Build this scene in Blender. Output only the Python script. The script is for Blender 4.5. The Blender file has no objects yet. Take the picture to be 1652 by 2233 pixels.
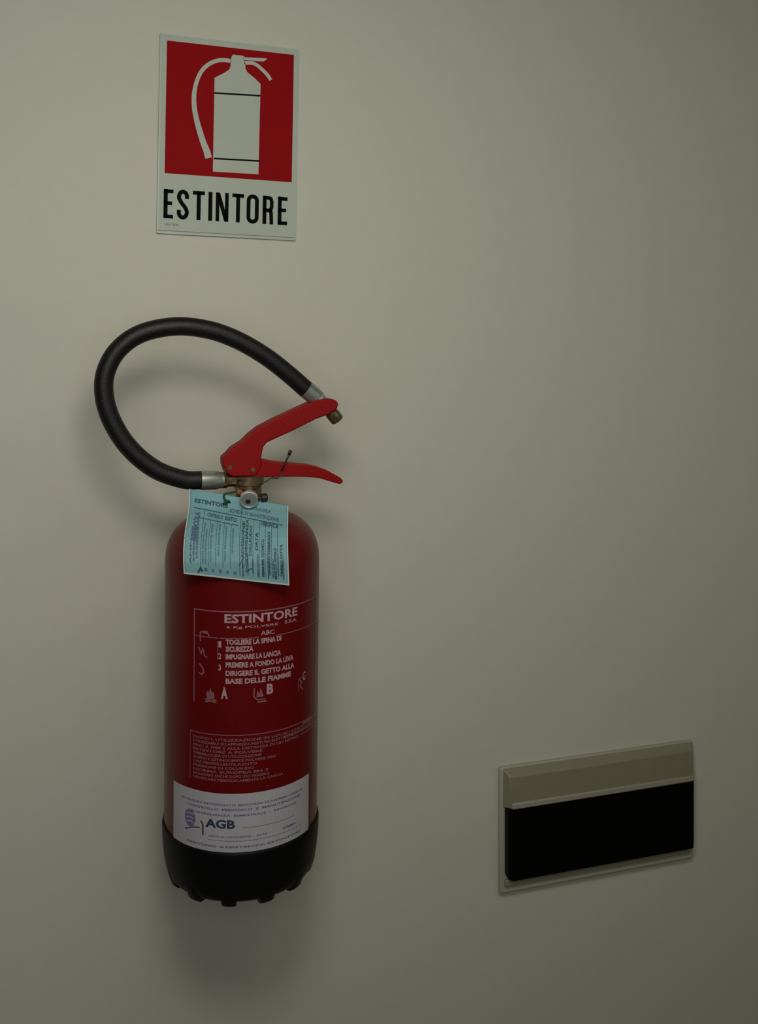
import bpy, bmesh, math, random
from mathutils import Vector, Matrix
random.seed(4)
SC = bpy.context.scene
COL = SC.collection

# ------------------------------------------------------------------ camera
cd = bpy.data.cameras.new('camera'); cam = bpy.data.objects.new('camera', cd); COL.objects.link(cam)
cam.location = (0, -1.16, 1.45); cam.rotation_euler = (math.radians(90), 0, math.radians(-18.5))
cd.sensor_fit = 'HORIZONTAL'; cd.sensor_width = 36; cd.lens = 36 * 2200 / 1652
cd.shift_y = -346.5 / 1652; cd.clip_start = .02
SC.camera = cam

# ------------------------------------------------------------------ light
w = bpy.data.worlds.new('world'); SC.world = w; w.use_nodes = True
w.node_tree.nodes['Background'].inputs[0].default_value = (.92, .96, 1.0, 1)
w.node_tree.nodes['Background'].inputs[1].default_value = .014

def area(name, loc, aim, sx, sy, power, color):
    d = bpy.data.lights.new(name, 'AREA'); d.shape = 'RECTANGLE'; d.size = sx; d.size_y = sy
    d.energy = power; d.color = color
    o = bpy.data.objects.new(name, d); COL.objects.link(o); o.location = loc
    o.rotation_euler = (Vector(aim) - Vector(loc)).to_track_quat('-Z', 'Y').to_euler()
    return o
area('key_lamp', (.08, -.80, 1.74), (.08, 0, .94), .26, .18, 1.95, (1.0, .97, .87))
area('ceiling_lamp', (.30, -.95, 2.0), (.30, 0, .70), 1.1, .40, 2.2, (1.0, .99, .80))
area('front_fill', (-.10, -1.35, 1.50), (.05, 0, 1.35), .90, .50, 2.9, (.97, .985, 1.0))  # added fill panel behind the camera, softens the shadows; no real fixture
area('right_fill', (1.45, -1.10, 1.45), (1.2, 0, 1.35), .60, .50, .85, (1.0, 1.0, .66))  # added fill out of frame, brightens the right part of the wall

vs = SC.view_settings
SC.display_settings.display_device = 'sRGB'
vs.view_transform = 'Standard'; vs.look = 'None'; vs.gamma = 1; vs.use_curve_mapping = False
vs.exposure = 0.0

# ------------------------------------------------------------------ helpers
MM = .001
def mat(name, color, rough=.5, metal=0., bump=0., bscale=300., spec=.5, var=0., coat=0.):
    m = bpy.data.materials.new(name); m.use_nodes = True; nt = m.node_tree
    b = nt.nodes['Principled BSDF']
    b.inputs['Base Color'].default_value = (*color, 1)
    b.inputs['Roughness'].default_value = rough; b.inputs['Metallic'].default_value = metal
    b.inputs['Specular IOR Level'].default_value = spec
    b.inputs['Coat Weight'].default_value = coat
    if bump or var:
        tc = nt.nodes.new('ShaderNodeTexCoord')
        n = nt.nodes.new('ShaderNodeTexNoise'); n.inputs['Scale'].default_value = bscale
        n.inputs['Detail'].default_value = 5
        nt.links.new(tc.outputs['Object'], n.inputs['Vector'])
        if bump:
            bp = nt.nodes.new('ShaderNodeBump'); bp.inputs['Strength'].default_value = bump
            bp.inputs['Distance'].default_value = .001
            nt.links.new(n.outputs['Fac'], bp.inputs['Height']); nt.links.new(bp.outputs['Normal'], b.inputs['Normal'])
        if var:
            r = nt.nodes.new('ShaderNodeValToRGB')
            r.color_ramp.elements[0].position = .3; r.color_ramp.elements[1].position = .7
            r.color_ramp.elements[0].color = (*[c * (1 - var) for c in color], 1)
            r.color_ramp.elements[1].color = (*[min(1, c * (1 + var)) for c in color], 1)
            nt.links.new(n.outputs['Fac'], r.inputs['Fac']); nt.links.new(r.outputs['Color'], b.inputs['Base Color'])
    return m

def obj(name, V, F, m, parent=None, bevel=0., smooth=False, seg=2, scale=MM):
    me = bpy.data.meshes.new(name)
    me.from_pydata([tuple(c * scale for c in v) for v in V], [], F)
    bm = bmesh.new(); bm.from_mesh(me); bmesh.ops.recalc_face_normals(bm, faces=bm.faces) if not smooth == 'flat' else None
    bm.to_mesh(me); bm.free()
    me.materials.append(m)
    if smooth is True:
        for p in me.polygons: p.use_smooth = True
    o = bpy.data.objects.new(name, me); COL.objects.link(o); o.parent = parent
    if bevel:
        b = o.modifiers.new('bevel', 'BEVEL'); b.width = bevel * scale; b.segments = seg
        b.limit_method = 'ANGLE'; b.angle_limit = math.radians(35)
        for p in me.polygons: p.use_smooth = True
        me.set_sharp_from_angle(angle=math.radians(40)) if hasattr(me, 'set_sharp_from_angle') else None
    return o

def sharp(o, a=35):
    o.data.set_sharp_from_angle(angle=math.radians(a)); return o

XO = 0.
class G:
    """collects geometry in millimetres"""
    def __init__(s): s.V = []; s.F = []
    def add(s, V, F):
        n = len(s.V); s.V += [(v[0] + XO, v[1], v[2]) for v in V]; s.F += [[i + n for i in f] for f in F]; return s
    def box(s, x0, x1, y0, y1, z0, z1):
        V = [(x, y, z) for x in (x0, x1) for y in (y0, y1) for z in (z0, z1)]
        return s.add(V, [(0, 1, 3, 2), (4, 6, 7, 5), (0, 4, 5, 1), (2, 3, 7, 6), (0, 2, 6, 4), (1, 5, 7, 3)])
    def prism(s, pts, y0, y1):
        n = len(pts)
        V = [(x, y0, z) for x, z in pts] + [(x, y1, z) for x, z in pts]
        return s.add(V, [list(range(n)), list(range(2 * n - 1, n - 1, -1))] + [(i, (i + 1) % n, n + (i + 1) % n, n + i) for i in range(n)])
    def tube(s, path, r, seg=20, caps=True):
        path = [Vector(p) for p in path]; n = len(path)
        rr = r if isinstance(r, (list, tuple)) else [r] * n
        T = [(path[min(i + 1, n - 1)] - path[max(i - 1, 0)]).normalized() for i in range(n)]
        up = Vector((0, 0, 1)) if abs(T[0].z) < .9 else Vector((0, 1, 0))
        a = T[0].cross(up).normalized(); V = []
        for i in range(n):
            a = (a - T[i] * a.dot(T[i])).normalized(); b = T[i].cross(a)
            for k in range(seg):
                t = 2 * math.pi * k / seg
                V.append(path[i] + (a * math.cos(t) + b * math.sin(t)) * rr[i])
        F = [(i * seg + k, i * seg + (k + 1) % seg, (i + 1) * seg + (k + 1) % seg, (i + 1) * seg + k) for i in range(n - 1) for k in range(seg)]
        if caps: F += [list(range(seg))[::-1], list(range((n - 1) * seg, n * seg))]
        return s.add(V, F)
    def lathe(s, prof, seg=96, axis_o=(0, 0, 0), M=None, cap0=True, cap1=True):
        V = []; n = len(prof)
        for r, z in prof:
            for k in range(seg):
                t = 2 * math.pi * k / seg; v = Vector((r * math.cos(t), r * math.sin(t), z))
                if M is not None: v = M @ v
                V.append(v + Vector(axis_o))
        F = [(i * seg + k, i * seg + (k + 1) % seg, (i + 1) * seg + (k + 1) % seg, (i + 1) * seg + k) for i in range(n - 1) for k in range(seg)]
        if cap0: F.append(list(range(seg))[::-1])
        if cap1: F.append(list(range((n - 1) * seg, n * seg)))
        return s.add(V, F)
    def make(s, name, m, parent=None, **k): return obj(name, s.V, s.F, m, parent, **k)

def catmull(P, n=10):
    P = [Vector(p) for p in P]; out = []
    Q = [P[0] * 2 - P[1]] + P + [P[-1] * 2 - P[-2]]
    for i in range(1, len(Q) - 2):
        for k in range(n):
            t = k / n; a, b, c, d = Q[i - 1:i + 3]
            out.append(.5 * ((2 * b) + (c - a) * t + (2 * a - 5 * b + 4 * c - d) * t * t + (3 * b - a - 3 * c + d) * t ** 3))
    out.append(P[-1]); return out

# flat print: everything lives in (s, z) millimetres, then is laid on a surface
class Ink:
    def __init__(s): s.V = []; s.F = []
    def poly(s, pts):
        bm = bmesh.new(); vs_ = [bm.verts.new((x, z, 0)) for x, z in pts]
        f = bm.faces.new(vs_); bmesh.ops.triangulate(bm, faces=[f]); n = len(s.V)
        bm.verts.index_update()
        s.V += [(v.co.x, v.co.y) for v in bm.verts]
        s.F += [[v.index + n for v in f.verts] for f in bm.faces]; bm.free(); return s
    def rect(s, x0, z0, x1, z1, step=4.):
        k = max(1, int(abs(x1 - x0) / step)); n = len(s.V)
        for i in range(k + 1):
            x = x0 + (x1 - x0) * i / k; s.V += [(x, z0), (x, z1)]
        s.F += [[n + 2 * i, n + 2 * i + 2, n + 2 * i + 3, n + 2 * i + 1] for i in range(k)]; return s
    def stroke(s, pts, w, closed=False):
        P = [Vector((p[0], p[1])) for p in pts]; n = len(P)
        ww = w if isinstance(w, (list, tuple)) else [w] * n
        base = len(s.V)
        for i in range(n):
            if closed: a, b = P[i - 1], P[(i + 1) % n]
            else: a, b = P[max(i - 1, 0)], P[min(i + 1, n - 1)]
            p0 = (P[i] - a); p1 = (b - P[i])
            if p0.length < 1e-6: p0 = p1
            if p1.length < 1e-6: p1 = p0
            t = (p0.normalized() + p1.normalized()).normalized()
            c = max(.5, t.dot(p1.normalized())); nrm = Vector((-t.y, t.x)) * ww[i] / 2 / c
            s.V += [tuple(P[i] + nrm), tuple(P[i] - nrm)]
        m = n if closed else n - 1
        s.F += [[base + 2 * i, base + 2 * ((i + 1) % n), base + 2 * ((i + 1) % n) + 1, base + 2 * i + 1] for i in range(m)]
        return s
    def text(s, txt, x0, z0, x1, z1, bold=0., rot=False):
        """fit the lettering into the box; rot turns it to read upwards"""
        cu = bpy.data.curves.new('t', 'FONT'); cu.body = txt; cu.resolution_u = 2; cu.offset = bold
        o = bpy.data.objects.new('t', cu); COL.objects.link(o)
        bpy.context.view_layer.update()
        dg = bpy.context.evaluated_depsgraph_get()
        me = bpy.data.meshes.new_from_object(o.evaluated_get(dg))
        co = [(v.co.x, v.co.y) for v in me.vertices]; fs = [list(p.vertices) for p in me.polygons]
        bpy.data.objects.remove(o); bpy.data.curves.remove(cu); bpy.data.meshes.remove(me)
        if not co: return s
        ax = min(c[0] for c in co); bx = max(c[0] for c in co); ay = min(c[1] for c in co); by = max(c[1] for c in co)
        n = len(s.V)
        for x, y in co:
            u = (x - ax) / (bx - ax); v = (y - ay) / max(1e-6, by - ay)
            if rot: u, v = 1 - v, u
            s.V.append((x0 + u * (x1 - x0), z0 + v * (z1 - z0)))
        s.F += [[i + n for i in f] for f in fs]; return s
    def lay(s, name, m, parent, fn):
        me = bpy.data.meshes.new(name)
        me.from_pydata([tuple(c * MM for c in fn(x, z)) for x, z in s.V], [], s.F)
        me.materials.append(m)
        o = bpy.data.objects.new(name, me); COL.objects.link(o); o.parent = parent; return o

def tag(o, label=None, cat=None, group=None, kind=None):
    if label: o['label'] = label
    if cat: o['category'] = cat
    if group: o['group'] = group
    if kind: o['kind'] = kind
    return o

def empty(name, loc, rot=(0, 0, 0)):
    o = bpy.data.objects.new(name, None); COL.objects.link(o); o.location = loc; o.rotation_euler = rot
    o.empty_display_size = .05; return o

# ------------------------------------------------------------------ materials
M_wall = mat('wall_paint', (.61, .595, .51), .75, bump=.25, bscale=55, var=.012, spec=.25)
M_floor = mat('floor_tile', (.30, .26, .21), .6, var=.08, bscale=9)
M_signw = mat('sign_white', (.48, .52, .455), .6, spec=.15, var=.02, bscale=30)
M_signe = mat('sign_edge', (.42, .52, .42), .4)
M_signr = mat('sign_red', (.30, .004, .006), .7, spec=.08, var=.04, bscale=25)
M_ink = mat('black_ink', (.005, .005, .005), .8, spec=.05)
M_inkshade = mat('grey_ink_shade', (.13, .15, .13), .5)
M_red = mat('red_enamel', (.125, .0035, .0035), .33, bump=.04, bscale=220, var=.04, spec=.25)
M_lever = mat('red_lever_paint', (.27, .004, .005), .5, spec=.18, bump=.08, bscale=300, var=.06)
M_boot = mat('black_plastic', (.002, .002, .0024), .5, bump=.1, bscale=200, spec=.2)
M_rub = mat('black_rubber', (.0045, .0036, .004), .5, bump=.3, bscale=500, var=.2, spec=.4)
M_chr = mat('zinc_metal', (.40, .43, .40), .38, .75, bump=.05, bscale=120)
M_chr2 = mat('chrome', (.72, .70, .66), .3, .75)
M_brs = mat('brass', (.26, .20, .10), .35, .85, var=.2, bscale=160)
M_dbr = mat('tarnished_brass', (.15, .11, .055), .5, .6, var=.3, bscale=200)
M_cop = mat('copper', (.45, .20, .13), .3, .8)
M_dark = mat('dark_knob', (.02, .015, .015), .4)
M_silk = mat('silkscreen_ink', (.44, .27, .30), .5)
M_silk2 = mat('faded_silkscreen_ink', (.25, .10, .115), .5)
M_lab = mat('label_paper', (.44, .43, .455), .5, var=.03, bscale=60)
M_blue = mat('blue_ink', (.10, .10, .22), .5)
M_navy = mat('navy_ink', (.03, .035, .08), .5)
M_viol = mat('violet_ink', (.17, .12, .24), .5)
M_card = mat('teal_card', (.185, .38, .41), .7, var=.06, bscale=45)
M_cedge = mat('card_edge', (.50, .56, .52), .7)
M_cink = mat('card_ink', (.022, .06, .10), .6)
M_cink2 = mat('card_violet_ink', (.085, .13, .24), .6)
M_str = mat('green_cord', (.006, .05, .022), .7)
M_wire = mat('seal_wire', (.09, .07, .03), .5, .5)
M_boxf = mat('box_frame_grey', (.40, .40, .32), .5)
M_boxo = mat('box_olive_panel', (.265, .245, .16), .42, var=.03, bscale=30)
M_boxb = mat('box_black_panel', (.0012, .0013, .001), .5, spec=.12)
M_boxl = mat('box_lip', (.36, .33, .26), .45)

# ------------------------------------------------------------------ setting
def struct(name, g, m):
    o = g.make(name, m); o['kind'] = 'structure'; return o
struct('wall_back', G().box(-1800, 3000, 0, 120, 0, 2800), M_wall)
struct('floor', G().box(-1800, 3000, -2600, 120, -60, 0), M_floor)

# ------------------------------------------------------------------ sign
sign = empty('fire_extinguisher_sign', (.2055, -.0008, 1.6965), (0, math.radians(1.0), 0))
tag(sign, 'white rectangular sign with red extinguisher pictogram and black word ESTINTORE, on wall above the extinguisher', 'sign')
G().box(-80.5, 80.5, -2.2, 0, -113, 113).make('sign_plate', M_signw, sign, bevel=.8)
# thin lighter-green raised rim round the plate
g = G(); 
for a, b, c, d in ((-80.2, 80.2, 111.2, 112.7), (-80.2, 80.2, -112.7, -111.2), (-80.2, -78.7, -111.2, 111.2), (78.7, 80.2, -111.2, 111.2)):
    g.box(a, b, -2.5, -2.0, c, d)
g.make('sign_rim', M_signe, sign)
flat = lambda y: (lambda x, z: (x, y, z))
RX, RZ, RW, RH = -72.7, -44.5, 147., 150.
red = Ink().rect(RX, RZ, RX + RW, RZ + RH).lay('red_field', M_signr, sign, flat(-2.35))
def zp(X, Y):   # digitised pictogram grid -> plate millimetres
    u = (X - 190 + (Y - 195) * .0154) / 1246.
    v = (Y - (195 + 125 * u)) / (1300 - 40 * u)
    return (RX + u * RW, RZ + RH * (1 - v))
pic = Ink()
pic.poly([zp(*p) for p in ((630, 1478), (1078, 1502), (1098, 612), (1040, 555), (970, 500), (948, 465), (945, 400), (925, 372), (925, 335), (822, 325), (812, 345), (802, 375), (800, 440), (790, 470), (740, 505), (645, 555))])
pic.poly([zp(*p) for p in ((925, 338), (945, 350), (1155, 357), (1160, 366), (1125, 390), (930, 376))])
hk = [zp(*p) for p in ((938, 404), (1010, 405), (1060, 425), (1120, 475), (1165, 520), (1200, 572))]
pic.stroke([tuple(p) + () for p in [(v.x, v.y) for v in catmull([Vector((a, b, 0)) for a, b in hk], 5)]], 4.2)
hs = [zp(*p) for p in ((806, 388), (745, 380), (680, 384), (610, 410), (550, 455), (500, 525), (463, 630), (447, 740), (452, 860), (475, 980), (505, 1090), (540, 1200), (570, 1275), (588, 1345))]
hs = [(v.x, v.y) for v in catmull([Vector((a, b, 0)) for a, b in hs], 5)]
nh = len(hs); pic.stroke(hs, [4.6 + (3.6 * max(0, (i / nh - .45)) / .55) for i in range(nh)])
pic.lay('pictogram', M_signw, sign, flat(-2.6))
bl = Ink()
for y in (713, 1357):
    bl = Ink(); bl.stroke([zp(640, y - 8), zp(1096, y + 15)], 1.9)
    bl.lay('pictogram_band', M_ink, sign, flat(-2.8))
# condensed bold capitals drawn stroke by stroke
L = Ink(); H = 33.; SW = 4.5; bx, bz = -73.3, -95.3
def rr(x0, z0, x1, z1, r, n=6):
    P = []
    for cx, cz, a0 in ((x1 - r, z1 - r, 0), (x0 + r, z1 - r, 90), (x0 + r, z0 + r, 180), (x1 - r, z0 + r, 270)):
        for k in range(n + 1):
            a = math.radians(a0 + 90 * k / n); P.append((cx + r * math.cos(a), cz + r * math.sin(a)))
    return P
def LE(x, wd):
    L.rect(x, bz, x + SW, bz + H); 
    for z, k in ((0, 1), (H / 2 - SW / 2 + .8, .88), (H - SW, 1)): L.rect(x, bz + z, x + wd * k, bz + z + SW * .92)
def LT(x, wd): L.rect(x, bz + H - SW * .95, x + wd, bz + H); L.rect(x + wd / 2 - SW / 2, bz, x + wd / 2 + SW / 2, bz + H)
def LI(x): L.rect(x, bz, x + SW, bz + H)
def LN(x, wd):
    L.rect(x, bz, x + SW * .92, bz + H); L.rect(x + wd - SW * .92, bz, x + wd, bz + H)
    L.poly([(x, bz + H), (x + SW * 1.05, bz + H), (x + wd, bz), (x + wd - SW * 1.05, bz)])
def LO(x, wd): L.stroke(rr(x + SW / 2, bz + SW / 2 - .4, x + wd - SW / 2, bz + H - SW / 2 + .4, wd / 2 - SW / 2 - .1), SW, closed=True)
def LS(x, wd):
    a, b = x + SW / 2, x + wd - SW / 2; t = bz + H - SW / 2 + .4; u = bz + SW / 2 - .4; m_ = bz + H / 2; c = (a + b) / 2
    P = [(b, t - 8), (b, t - 4.2), (b - 1.6, t - 1.2), (c, t), (a + 1.6, t - 1.2), (a, t - 4.4), (a, t - 7.5), (a + 1.6, t - 11), (c, m_), (b - 1.6, u + 11), (b, u + 7.5), (b, u + 4.4), (b - 1.6, u + 1.2), (c, u), (a + 1.6, u + 1.2), (a, u + 4.2), (a, u + 8.4)]
    L.stroke([(v.x, v.y) for v in catmull([Vector((p[0], p[1], 0)) for p in P], 3)], SW)
def LR(x, wd):
    L.rect(x, bz, x + SW, bz + H); a, b = x + SW / 2, x + wd - SW / 2; t = bz + H - SW / 2; m_ = bz + H / 2 - .5
    L.stroke([(x + 1, t), (b - 3.4, t), (b - 1, t - 1.1), (b, t - 4), (b, m_ + 4), (b - 1, m_ + 1.1), (b - 3.4, m_), (x + 1, m_)], SW * .95)
    L.stroke([(b - 2.5, m_), (b - .7, m_ - 2), (b - .4, m_ - 6), (b, bz)], SW * .95)
LE(bx, 10.8); LS(bx + 15.0, 13.2); LT(bx + 32.6, 13.6); LI(bx + 50.4); LN(bx + 58.8, 14.8); LT(bx + 77.8, 13.6)
LO(bx + 94.6, 14.2); LR(bx + 113.4, 12.9); LE(bx + 131.4, 11.4)
L.lay('lettering', M_ink, sign, flat(-2.7))
t = Ink(); t.text('UNI 7546', -72, -103.5, -56, -101, .01); t.rect(-79, -109.6, 79, -109.1)  # tiny print, plus a painted line for the shadow at the lower edge
t.lay('small_print_edge_shade', M_inkshade, sign, flat(-2.65))

# ------------------------------------------------------------------ extinguisher
ORG = (.2008, -.098, .908); ROT = (math.radians(2.0), 0, 0)
DX = 5.8   # the valve sits a little to the right of the bottle's middle
ext = empty('fire_extinguisher', ORG, ROT)
tag(ext, 'dark red fire extinguisher with black hose loop, hanging on wall below the sign', 'fire extinguisher')
R = 80.
prof = [(70, 6), (76, 12), (80, 22), (80, 120), (80, 230), (80, 320), (80, 328), (79.5, 335), (78.2, 342), (76, 348.5), (73, 354.5), (69, 360), (64, 364.8), (58, 368.8), (51, 372.2), (43, 375.2), (35, 377.6), (27, 379.6), (20, 381), (17, 383), (16.5, 390)]
G().lathe(prof, 160).make('cylinder', M_red, ext, smooth=True)
# black foot cup with twelve lugs on its lower rim
prof = [(64, 3), (71, 1), (74.3, 2.5), (76.5, 6), (78.5, 12), (79.9, 20), (81, 30), (81.8, 42), (82, 52), (81.6, 54.5), (81, 55), (80.2, 55)]
boot = G().lathe(prof, 160, cap1=False).make('base_cup', M_boot, ext, smooth=True)
for k in range(12):
    a = math.radians(10 + 30 * k); g = G(); hw = math.radians(5.6)
    for_r = [(58, -5), (68, -5), (72, -4.2), (74.8, -1.5), (77.0, 5), (78.6, 11), (70, 11), (58, 6)]
    V = []; n = 5
    for j in range(n):
        t_ = a + hw * (j / (n - 1) * 2 - 1) ; k_ = .985 if j in (0, n - 1) else 1
        V += [(r * k_ * math.sin(t_), -r * k_ * math.cos(t_), z) for r, z in for_r]
    q = len(for_r)
    F = [[j * q + i, j * q + (i + 1) % q, (j + 1) * q + (i + 1) % q, (j + 1) * q + i] for j in range(n - 1) for i in range(q)]
    F += [list(range(q)), list(range((n - 1) * q, n * q))[::-1]]
    g.add(V, F); sharp(g.make('base_lug', M_boot, boot, smooth=True), 40)

# valve
XO = DX
vb = G().lathe([(17.5, 380), (17.5, 386), (15, 387), (15, 389), (13.2, 390), (13.2, 404), (15.5, 405), (15.5, 414)], 40)
vb = sharp(vb.make('valve_body', M_dbr, ext, smooth=True))
vb['label'] = 'tarnished brass valve body'
MX = Matrix.Rotation(math.radians(90), 3, 'Y'); MY = Matrix.Rotation(math.radians(90), 3, 'X')
sharp(G().lathe([(8.5, -29), (8.5, -23), (7.2, -22), (7.2, -12)], 6, (0, 0, 410), MX).make('outlet_nut', M_brs, vb, smooth=False))
sharp(G().lathe([(17.6, 0), (17.6, 5.4), (16.6, 6)], 8, (0, 0, 383.5)).make('neck_nut', M_chr, vb))
# pressure gauge, facing out and a little left
Mg = Matrix.Rotation(math.radians(-12), 3, 'Z') @ Matrix.Rotation(math.radians(8), 3, 'X') @ MY
ga = sharp(G().lathe([(4, -24), (4, 8), (8.2, 9), (9.2, 10.5), (9.2, 15), (8.6, 16.2), (7.6, 16.4), (7.2, 15.2)], 40, (-4.5, -25, 397.5), Mg).make('pressure_gauge', M_chr2, ext, smooth=True))
G().lathe([(7.2, 15.0), (7.2, 15.35), (5, 15.5)], 32, (-4.5, -25, 397.5), Mg).make('gauge_ring', M_chr, ga)
G().lathe([(2.6, 15.2), (2.6, 15.9), (1.6, 16.2)], 24, (-5.5, -25, 396), Mg).make('gauge_dial', M_dark, ga)
sharp(G().lathe([(2.5, 5), (2.5, 13), (4.4, 13.5), (4.4, 18.5), (3.6, 19.5)], 20, (-7, -33, 395.5), MX).make('test_knob', M_dark, ext, smooth=True))
sharp(G().lathe([(3.2, 12), (3.2, 17.5), (2.4, 19)], 20, (-14.5, -9, 401.5), MY).make('copper_cap', M_cop, ext, smooth=True))
# squeeze lever (top) and carrying handle (bottom)
up = [(-29.0, 427.0), (-29.3, 434.5), (-24.6, 440.0), (-19.5, 445.6), (-9.1, 452.0), (0.3, 460.6), (8.9, 466.9), (24.3, 474.6), (48.6, 485.4), (68.3, 493.9), (76, 495.6), (84, 495.6), (91.0, 492.8), (94.6, 488.4), (92.7, 483.1), (84.7, 477.6), (68.7, 472.2), (46.5, 461.6), (24.6, 452.4), (17, 449), (13.2, 444.5), (10.6, 431.0), (12.9, 427.6), (5.8, 414.2), (-18.1, 414.4), (-26.3, 418.8)]
up = [(x, z - (1.6 if i in range(2, 12) else 0)) for i, (x, z) in enumerate(up)]
G().prism(up, -10, 8).make('squeeze_lever', M_lever, ext, bevel=1.6)
lo = [(-6, 434), (-1.3, 433.6), (13.2, 430.9), (25.5, 427.9), (45.2, 425.3), (62, 423.4), (74, 420.4), (85.4, 415.9), (94, 411), (98.2, 408.4), (100.9, 405.2), (100.2, 402.8), (96.8, 401.8), (88.1, 404.6), (75.4, 408.9), (62, 410.9), (50.3, 411.7), (25.7, 412.6), (-3.4, 412.8), (-6, 416)]
G().prism(lo, -8.4, 8.4).make('carrying_handle', M_lever, ext, bevel=2.2, seg=3)
for x, z in ((-22, 424), (2, 421)):
    sharp(G().lathe([(2.4, -11), (2.4, 11)], 16, (x, 0, z), MY).make('rivet', M_dbr, ext, smooth=True))
# safety pin with its wire seal
pn = G().tube([(33, -9.5, 419), (35.5, -10.2, 425), (39, -10.2, 432.5), (41.6, -10.2, 438.4)], [1.0, 1.0, 1.1, 1.1], 10).make('safety_pin', M_dark, ext, smooth=True)
G().tube([(40.4, -10.2, 435.4), (42.3, -10.2, 440.4)], 1.9, 10).make('pin_head', M_dark, pn, smooth=True)
G().tube(catmull([(33, -9.5, 419), (32, -10, 414), (27, -11, 411.5), (22, -12.5, 412.5), (15, -13, 409), (6, -13.5, 407.4), (-4, -13.5, 409.5), (-10, -13, 412.5), (-18, -12.5, 412), (-24, -11.8, 408), (-26.2, -11.6, 413), (-27, -11.6, 424)], 6), .8, 8).make('wire_seal', M_wire, ext, smooth=True)
G().tube(catmull([(-12, -15, 404), (-3, -16.5, 401.8), (5, -14, 404), (8, -9, 409)], 6), .9, 8).make('seal_loop', M_wire, ext, smooth=True)
# hose
hp = [(-49.5, 410.8), (-68.2, 412.4), (-96.0, 423.6), (-120.5, 444.5), (-137.5, 470.0), (-146.4, 496.5), (-145.9, 522.0), (-133.8, 545.5), (-111.1, 562.2), (-77.0, 569.6), (-43.5, 566.4), (-13.5, 556.0), (15.7, 539.6), (40.5, 521.0), (61.7, 502.9)]
HP = [Vector((x, -1.5 * math.sin(i / 14 * math.pi), z)) for i, (x, z) in enumerate(hp)]
hose = G().tube(catmull(HP, 10), 9.5, 28).make('hose', M_rub, ext, smooth=True)
fa = sharp(G().tube([(-50.5, 0, 410.8), (-50.2, 0, 410.8), (-33, 0, 410.2), (-31, 0, 410.2), (-27, 0, 410.1)], [8.9, 9.9, 9.6, 8.4, 8.4], 28).make('lower_ferrule', M_chr, hose, smooth=True))
fb = sharp(G().tube([(60.3, 0, 504.1), (60.7, 0, 503.8), (72.6, 0, 494.6), (74.0, 0, 493.4), (79, 0, 489)], [8.9, 9.9, 9.2, 7.6, 7.4], 28).make('upper_ferrule', M_chr, hose, smooth=True))
sharp(G().tube([(73.6, 0, 494.0), (75.6, 0, 492.3)], 9.0, 28).make('ferrule_ring', M_chr2, hose, smooth=True))
sharp(G().tube([(76, 0, 491.5), (88.6, 0, 479), (88.7, 0, 478.9), (95.6, 0, 470.6), (96.4, 0, 469.6)], [6, 6, 7.4, 7.4, 6.6], 24).make('nozzle', M_brs, hose, smooth=True))
XO = 0.
# hanging bracket behind the neck, fixed to the wall
br = G().box(-6, 30, 82, 84.5, 335, 374).box(2, 14, 15, 83, 370, 373).box(2, 14, 15, 18, 370, 392)
br.make('hanging_bracket', M_boot, ext)

# printing on the cylinder
def wrap(rad): return lambda s, z: (rad * math.sin(s / R), -rad * math.cos(s / R), z)
D = lambda deg: R * math.radians(deg)
a = Ink()
a.text('ESTINTORE', D(-23.4), 282, D(31.8), 291, .03)
a.text('6 Kg POLVERE', D(-22), 276.2, D(15), 279.4, .01); a.text('55A', D(20), 276.6, D(31), 280, .01)
a.text('ABC', D(2), 268.9, D(12), 273.2, .02)
rows = [('TOGLIERE LA SPINA DI', 263.4, 17.5), ('SICUREZZA', 256.6, -3.2), ('IMPUGNARE LA LANCIA', 249.0, 17.2), ('PREMERE A FONDO LA LEVA', 241.0, 28.2), ('DIRIGERE IL GETTO ALLA', 232.8, 29), ('BASE DELLE FIAMME', 225.0, 26)]
for tx, z, e in rows: a.text(tx, D(-22.4), z - 2.7, D(e), z + 2.7, .045)
for tx, z in (('1', 261), ('2', 249.5), ('3', 238)): a.text(tx, D(-27.5), z - 3, D(-25.5), z + 3, .03)
a.text('A', D(-25.5), 207.5, D(-20.8), 219, .06); a.text('B', D(6.5), 209.5, D(11.5), 220, .05); a.text('C', D(38.0), 213, D(41.5), 222, .02)
a.lay('instruction_lettering', M_silk, ext, wrap(R + .35))
# framed panel, pictograms of the fire classes and of the three steps
b = Ink()
b.rect(D(-47), 292.6, D(58), 293.8); b.rect(D(-47), 201, D(-46.1), 293.8); b.rect(D(57.2), 205, D(58), 293.8)
b.rect(D(-47), 266.6, D(-28), 267.4); b.rect(D(-27), 266.6, D(1), 267.4); b.rect(D(13), 266.6, D(58), 267.4)
b.rect(D(-28.4), 246, D(-27.8), 264)
def burn(cx, z, k=1.):   # small flame over crossed logs
    cx = D(cx)
    b.poly([(cx - 4 * k, z + 3), (cx - 5 * k, z + 8), (cx - 3 * k, z + 12), (cx - 2.4 * k, z + 8.5), (cx, z + 15 * k), (cx + 1, z + 9), (cx + 3 * k, z + 11), (cx + 4 * k, z + 6), (cx + 3 * k, z + 3)])
    b.stroke([(cx - 6 * k, z), (cx + 6 * k, z + 2.6)], 1.4); b.stroke([(cx - 6 * k, z + 2.6), (cx + 6 * k, z)], 1.4)
burn(-33, 203)
c = D(2); b.stroke([(c - 6, 217), (c - 6.5, 209), (c - 3, 205.5), (c + 5, 205.5)], 1.2); b.poly([(c - 4, 208), (c - 3, 215), (c - 1, 211), (c, 217), (c + 2.4, 211), (c + 3.4, 208)]); b.stroke([(c - 3, 203.2), (c + 6, 203.2)], 1.6)
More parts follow.
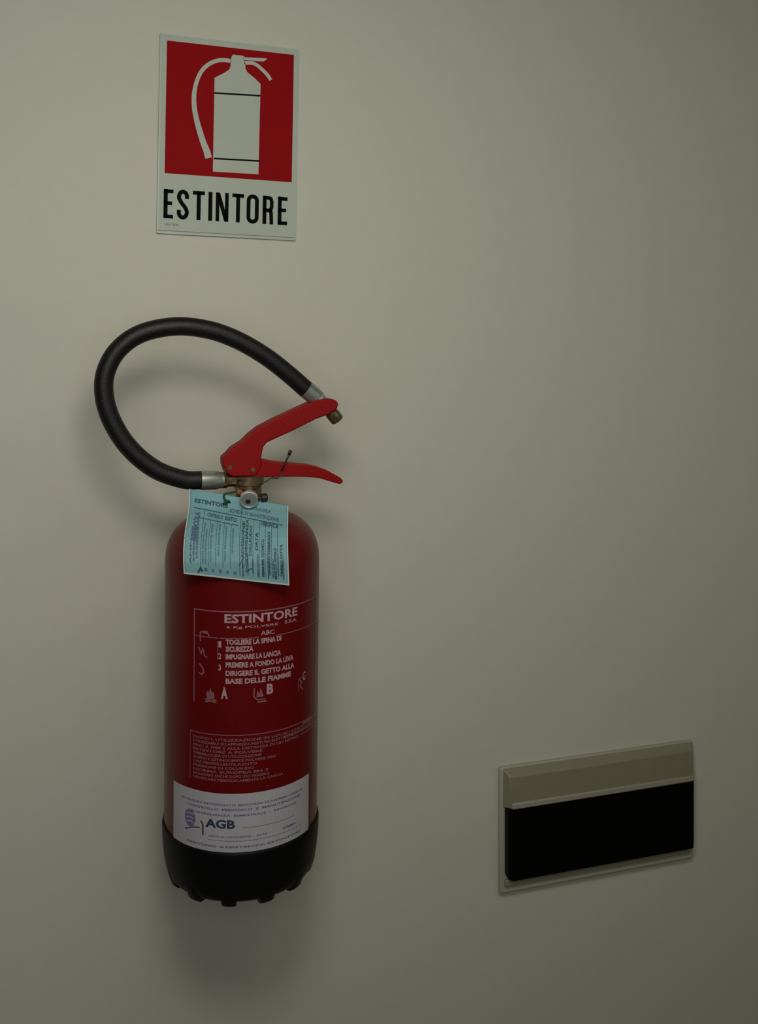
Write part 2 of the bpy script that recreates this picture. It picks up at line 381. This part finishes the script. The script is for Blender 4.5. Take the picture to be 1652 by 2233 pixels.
c = D(38); b.stroke([(c - 5, 216), (c - 1, 212), (c - 4, 209), (c + 1, 204)], 1.2); b.stroke([(c - 6, 204), (c - 6, 217), (c + 7, 217)], .8)
for z, q in ((270, 0), (252, 1), (235, 2)):
    c = D(-40)
    if q == 0: b.stroke([(c - 2, z - 8), (c - 2, z + 1), (c + 2, z + 2.5), (c + 6, z + 1), (c + 8, z - 2)], 1.4); b.poly([(c + 1, z), (c + 7, z), (c + 6, z + 3), (c + 2, z + 3)])
    if q == 1: b.stroke([(c - 4, z + 4), (c - 1, z - 2), (c + 1, z + 3), (c + 3, z - 4)], 1.5); b.stroke([(c + 3, z - 4), (c + 6, z - 5)], 1)
    if q == 2: b.stroke([(c - 3, z + 5), (c + 1, z + 1), (c + 2, z - 3), (c - 1, z - 6)], 1.6); b.stroke([(c - 4, z - 4), (c + 1, z - 6)], 1.2)
# lower panel of small print
b.rect(D(-50), 171, D(60), 171.9); b.rect(D(-50), 124, D(-49.5), 171.9)
small = [('DOPO L UTILIZZAZIONE IN LOCALI CHIUSI AERARE', 58), ('UTILIZZABILE SU APPARECCHIATURE ELETTRICHE SOTTO TENSIONE', 58), ('FINO A 1000 V ALLA DISTANZA DI UN METRO', 34), ('ESTINTORE A POLVERE', 4), ('TEMPERATURA DI UTILIZZAZIONE', 3), ('AGENTE ESTINGUENTE POLVERE ABC', 14), ('GAS PROPELLENTE AZOTO', 0), ('PRESSIONE DI COLLAUDO', -2), ('NORMA EUROPEA EN 3', 8), ('RICARICARE ANCHE DOPO USO PARZIALE', 9), ('VERIFICARE PERIODICAMENTE LA CARICA', 20)]
for i, (tx, e) in enumerate(small):
    z = 166.6 - i * 4.0; b.text(tx, D(-47), z - 1.35, D(e), z + 1.35, .03)
b.rect(D(38), 168.4, D(59), 170.6); b.rect(D(20), 163, D(59), 164.3); b.rect(D(36), 158.6, D(57), 159.6)
b.lay('framed_panel_print', M_silk2, ext, wrap(R + .3))
# white service label
lab = Ink()
for i in range(30):
    lab.rect(D(-68 + 115.2 * i / 30), 55.2, D(-68 + 115.2 * (i + 1) / 30), 113.6, 10)
lb = lab.lay('service_label', M_lab, ext, wrap(R + .45)); lb['label'] = 'white printed paper label'
k = Ink()
k.text('ESTINTORE REVISIONATO SECONDO LE NORME VIGENTI', D(-58), 101.4, D(38), 103.4, .02)
k.text('CONTROLLO  PERIODICO  E  MANUTENZIONE', D(-52), 96.4, D(36), 98.8, .02)
k.text('SORVEGLIANZA  SEMESTRALE  -  REVISIONE', D(-48), 91, D(32), 93, .02)
k.text('ANNO DI COSTRUZIONE', D(-34), 69.6, D(-4), 71.6, .01); k.text('DATA', D(0), 69.6, D(8), 71.6, .01); k.text('FIRMA', D(20), 70, D(32), 72.4, .01)
k.text('SERVIZIO ASSISTENZA ESTINTORI', D(-52), 59.6, D(36), 61.6, .02)
k.rect(D(-10), 79.4, D(30), 79.8); k.rect(D(-34), 66.4, D(38), 66.8)
k.lay('label_small_print', M_blue, lb, wrap(R + .6))
k = Ink(); k.text('AGB', D(-36.5), 78.8, D(-15), 87.6, .035)
k.stroke([(D(-40), 84), (D(-38.4), 80), (D(-38.4), 70)], 1.6); k.stroke([(D(-54), 71.5), (D(-47), 75.5), (D(-41), 77)], 1.2)
k.lay('label_lettering', M_navy, lb, wrap(R + .62))
k = Ink(); cx, cz = D(-49.5), 84.

for q in range(16):
    z_ = -8.6 + q * 17.2 / 16; hw_ = 6.6 * math.sqrt(max(0, 1 - ((z_ + .54) / 8.6) ** 2))
    if hw_ > .5: k.rect(cx - hw_, cz + z_, cx + hw_, cz + z_ + 17.2 / 16 + .02, 2)
k.lay('label_emblem', M_viol, lb, wrap(R + .58))
k = Ink()
for q in range(3): k.stroke([(cx - 4.4, cz + 4 - q * 4), (cx, cz + 5.2 - q * 4), (cx + 4.4, cz + 4 - q * 4)], 1.0)
k.lay('emblem_stripes', M_lab, lb, wrap(R + .66))

# ------------------------------------------------------------------ inspection tag hanging on the valve
tg = empty('inspection_tag', ORG, ROT)
tag(tg, 'light blue printed paper tag hanging from the valve over the shoulder of the red extinguisher', 'tag')
ZD = [(310, 84.2), (343, 83.8), (356, 79.6), (364, 72.5), (371, 62), (378, 47), (385, 34), (392, 26), (400, 22), (412, 20)]
def dof(z):
    for (z0, d0), (z1, d1) in zip(ZD, ZD[1:]):
        if z <= z1: q = (z - z0) / (z1 - z0); return d0 + (d1 - d0) * q
    return ZD[-1][1]
PH = math.radians(-15); SL = -.117
def card(off):
    def fn(u, v):     # u 0..101 across, v 0..68 up
        s = -55.7 + 5.2 + u - .045 * v; z = 331.8 + SL * u + v * (1 + .055 * (1 - u / 101))
        # slide lightly bowed between left and right edges
        d = dof(z) + off + 1.2 * math.sin(math.pi * u / 101) * (v / 68) + .9 * math.sin(v * .11)
        return (s * math.cos(PH) + d * math.sin(PH), s * math.sin(PH) - d * math.cos(PH), z)
    return fn
V = []; F = []; nu, nv = 26, 96; f0, f1 = card(0), card(-.35)
for fn in (f0, f1):
    for j in range(nv + 1):
        for i in range(nu + 1): V.append(fn(101.5 * i / nu, 68 * j / nv))
N1 = (nu + 1) * (nv + 1); W = nu + 1
for j in range(nv):
    for i in range(nu):
        q = j * W + i; F.append((q, q + 1, q + W + 1, q + W)); F.append((N1 + q + W, N1 + q + W + 1, N1 + q + 1, N1 + q))
ring = [i for i in range(W)] + [j * W + nu for j in range(1, nv + 1)] + [nv * W + i for i in range(nu - 1, -1, -1)] + [j * W for j in range(nv - 1, 0, -1)]
for i in range(len(ring)):
    p, q = ring[i], ring[(i + 1) % len(ring)]; F.append((p, N1 + p, N1 + q, q))
obj('card', V, F, M_card, tg, smooth=True)
def grid_rect(I, x0, y0, x1, y1):
    ny = max(1, int((y1 - y0) / 4)); nx = max(1, int((x1 - x0) / 6))
    for j in range(ny):
        I.rect(x0, y0 + (y1 - y0) * j / ny, x1, y0 + (y1 - y0) * (j + 1) / ny, 6)
rim = Ink(); grid_rect(rim, 0, 0, 1.1, 68); grid_rect(rim, 100.4, 0, 101.5, 68); grid_rect(rim, 0, 0, 101.5, 1.6)
rim.lay('card_border', M_cedge, tg, card(.45))
ik = Ink()
grid_rect(ik, 5, 52.4, 96, 52.9); grid_rect(ik, 12, 46, 52, 46.4)
grid_rect(ik, 16.6, 4, 17.0, 52); grid_rect(ik, 54, 4, 54.4, 60)
for x in (24, 31, 38, 45): grid_rect(ik, x, 10, x + .35, 46)
for x in (67, 73, 79, 85, 91): grid_rect(ik, x, 5, x + .35, 52)
ik.text('ESTINTORE', 6, 57, 40, 60.5, .03); ik.text('VERIFICA', 74, 49.5, 92, 52.2, .02)
ik.text('CONTROLLO', 20, 48.2, 36, 51, .02); ik.text('ESITO', 38, 48.2, 50, 51, .02)
for x, tx, y0, y1 in ((56, 'REVISIONE', 22, 50), (59.5, 'SORVEGLIANZA', 18, 52), (63.4, 'COLLAUDO', 24, 48), (69.5, 'DATA', 30, 44), (75.5, 'FIRMA DEL TECNICO', 6, 40), (81.5, 'GENNAIO FEBBRAIO', 8, 46), (87.5, 'MARZO APRILE', 5, 34), (93.5, 'TIMBRO DITTA', 8, 38)):
    ik.text(tx, x, y0, x + 2.6, y1, .03, rot=True)
for q in range(9): ik.text('VERIFICA CONTROLLO', 56.5 + q * 4.9, 4 + (q * 7) % 5, 57.9 + q * 4.9, 21 + (q * 5) % 9, .03, rot=True)
ik.stroke([(54, 14), (58, 22), (57, 12), (62, 19), (60, 9), (66, 13)], .9)
ik.stroke([(14, 3), (16.5, 7.5), (18.5, 4.5)], 1.6)
ik.lay('card_print', M_cink, tg, card(.65))
ik = Ink()
for j, tx in enumerate(('ANNO', 'MESE', 'NUMERO')): ik.text(tx, 6 + j * 3, 10 + j * 3, 8 + j * 3, 40, .04, rot=True)
ik.text('MATRICOLA', 7, 30, 13, 50, .05, rot=True)
for x, y0, y1 in ((18, 12, 44), (20.6, 12, 40), (25.5, 14, 44), (33, 20, 45), (39.5, 16, 44), (46.5, 24, 44)): ik.text('VISTO REGOLARE', x, y0, x + 1.8, y1, .02, rot=True)
t2 = Ink(); t2.text('SCHEDA DI MANUTENZIONE', 42, 54.4, 92, 57.2, .03); t2.text('MATRICOLA', 60, 59.5, 84, 62, .03)
t2.lay('card_title_print', M_cink2, tg, card(.6))
for x in (20, 27, 34, 41, 48): ik.text('OK' if x % 2 else 'SI', x, 5, x + 3, 8, .04)
ik.lay('card_column_print', M_cink2, tg, card(.6))
f = card(1.0)
c0 = Vector(f(38, 62)); G().tube(catmull([c0 + Vector((0, 2, -1.5)), c0 + Vector((0, -1.2, 0)), c0 + Vector((-1.5, 3, 7)), (-11, -19, 401), (-11.5, -15, 405)], 6), 1.0, 8).make('cord', M_str, tg, smooth=True)
G().tube(catmull([c0 + Vector((1, -1.4, -3)), c0 + Vector((-2.4, -1.8, -1)), c0 + Vector((1.6, -2, 1.4)), c0 + Vector((3.4, -1, -1))], 5), 1.3, 8).make('cord_knot', M_str, tg, smooth=True)

# ------------------------------------------------------------------ wall box
wb = empty('wall_box', (.6885, 0, .850))
tag(wb, 'taupe rectangular wall box with a wide black lower panel, right of the extinguisher', 'wall box')
G().box(-143, 142, -9, -.2, -79.5, 79.5).make('back_plate', M_boxf, wb, bevel=3.5, seg=3)
# upper panel with sloping top and side facets
x0, x1, z0, z1 = -140, 140, 30, 78.6
V = [(x0, -8, z0), (x1, -8, z0), (x1, -8, z1), (x0, -8, z1), (x0 + 7, -19, z0), (x1 - 5, -19, z0), (x1 - 5, -17, z1 - 9), (x0 + 7, -17, z1 - 9)]
obj('upper_panel', V, [(4, 5, 6, 7), (0, 4, 7, 3), (1, 2, 6, 5), (3, 7, 6, 2), (0, 1, 5, 4), (0, 3, 2, 1)], M_boxo, wb, bevel=1.2)
G().box(-132, 134, -21, -8, 30.5, 38).make('panel_lip', M_boxl, wb, bevel=1.4)
bp = rr(-137, -59.5, 135, 31.5, 6, 5)
bp = [(min(max(x, -137), 135), z if z < 0 else (31.5 if z > 24 else z)) for x, z in bp]
G().prism([(-137, 31.5), (-137, -52), (-135, -57.6), (-129.5, -59.5), (133, -59.5), (135, -57.5), (135, 31.5)], -20, -8).make('black_panel', M_boxb, wb, bevel=2.2, seg=3)
G().box(-138, 133, -14, -8, -68, -60).make('lower_ledge', M_boxo, wb, bevel=1.5)
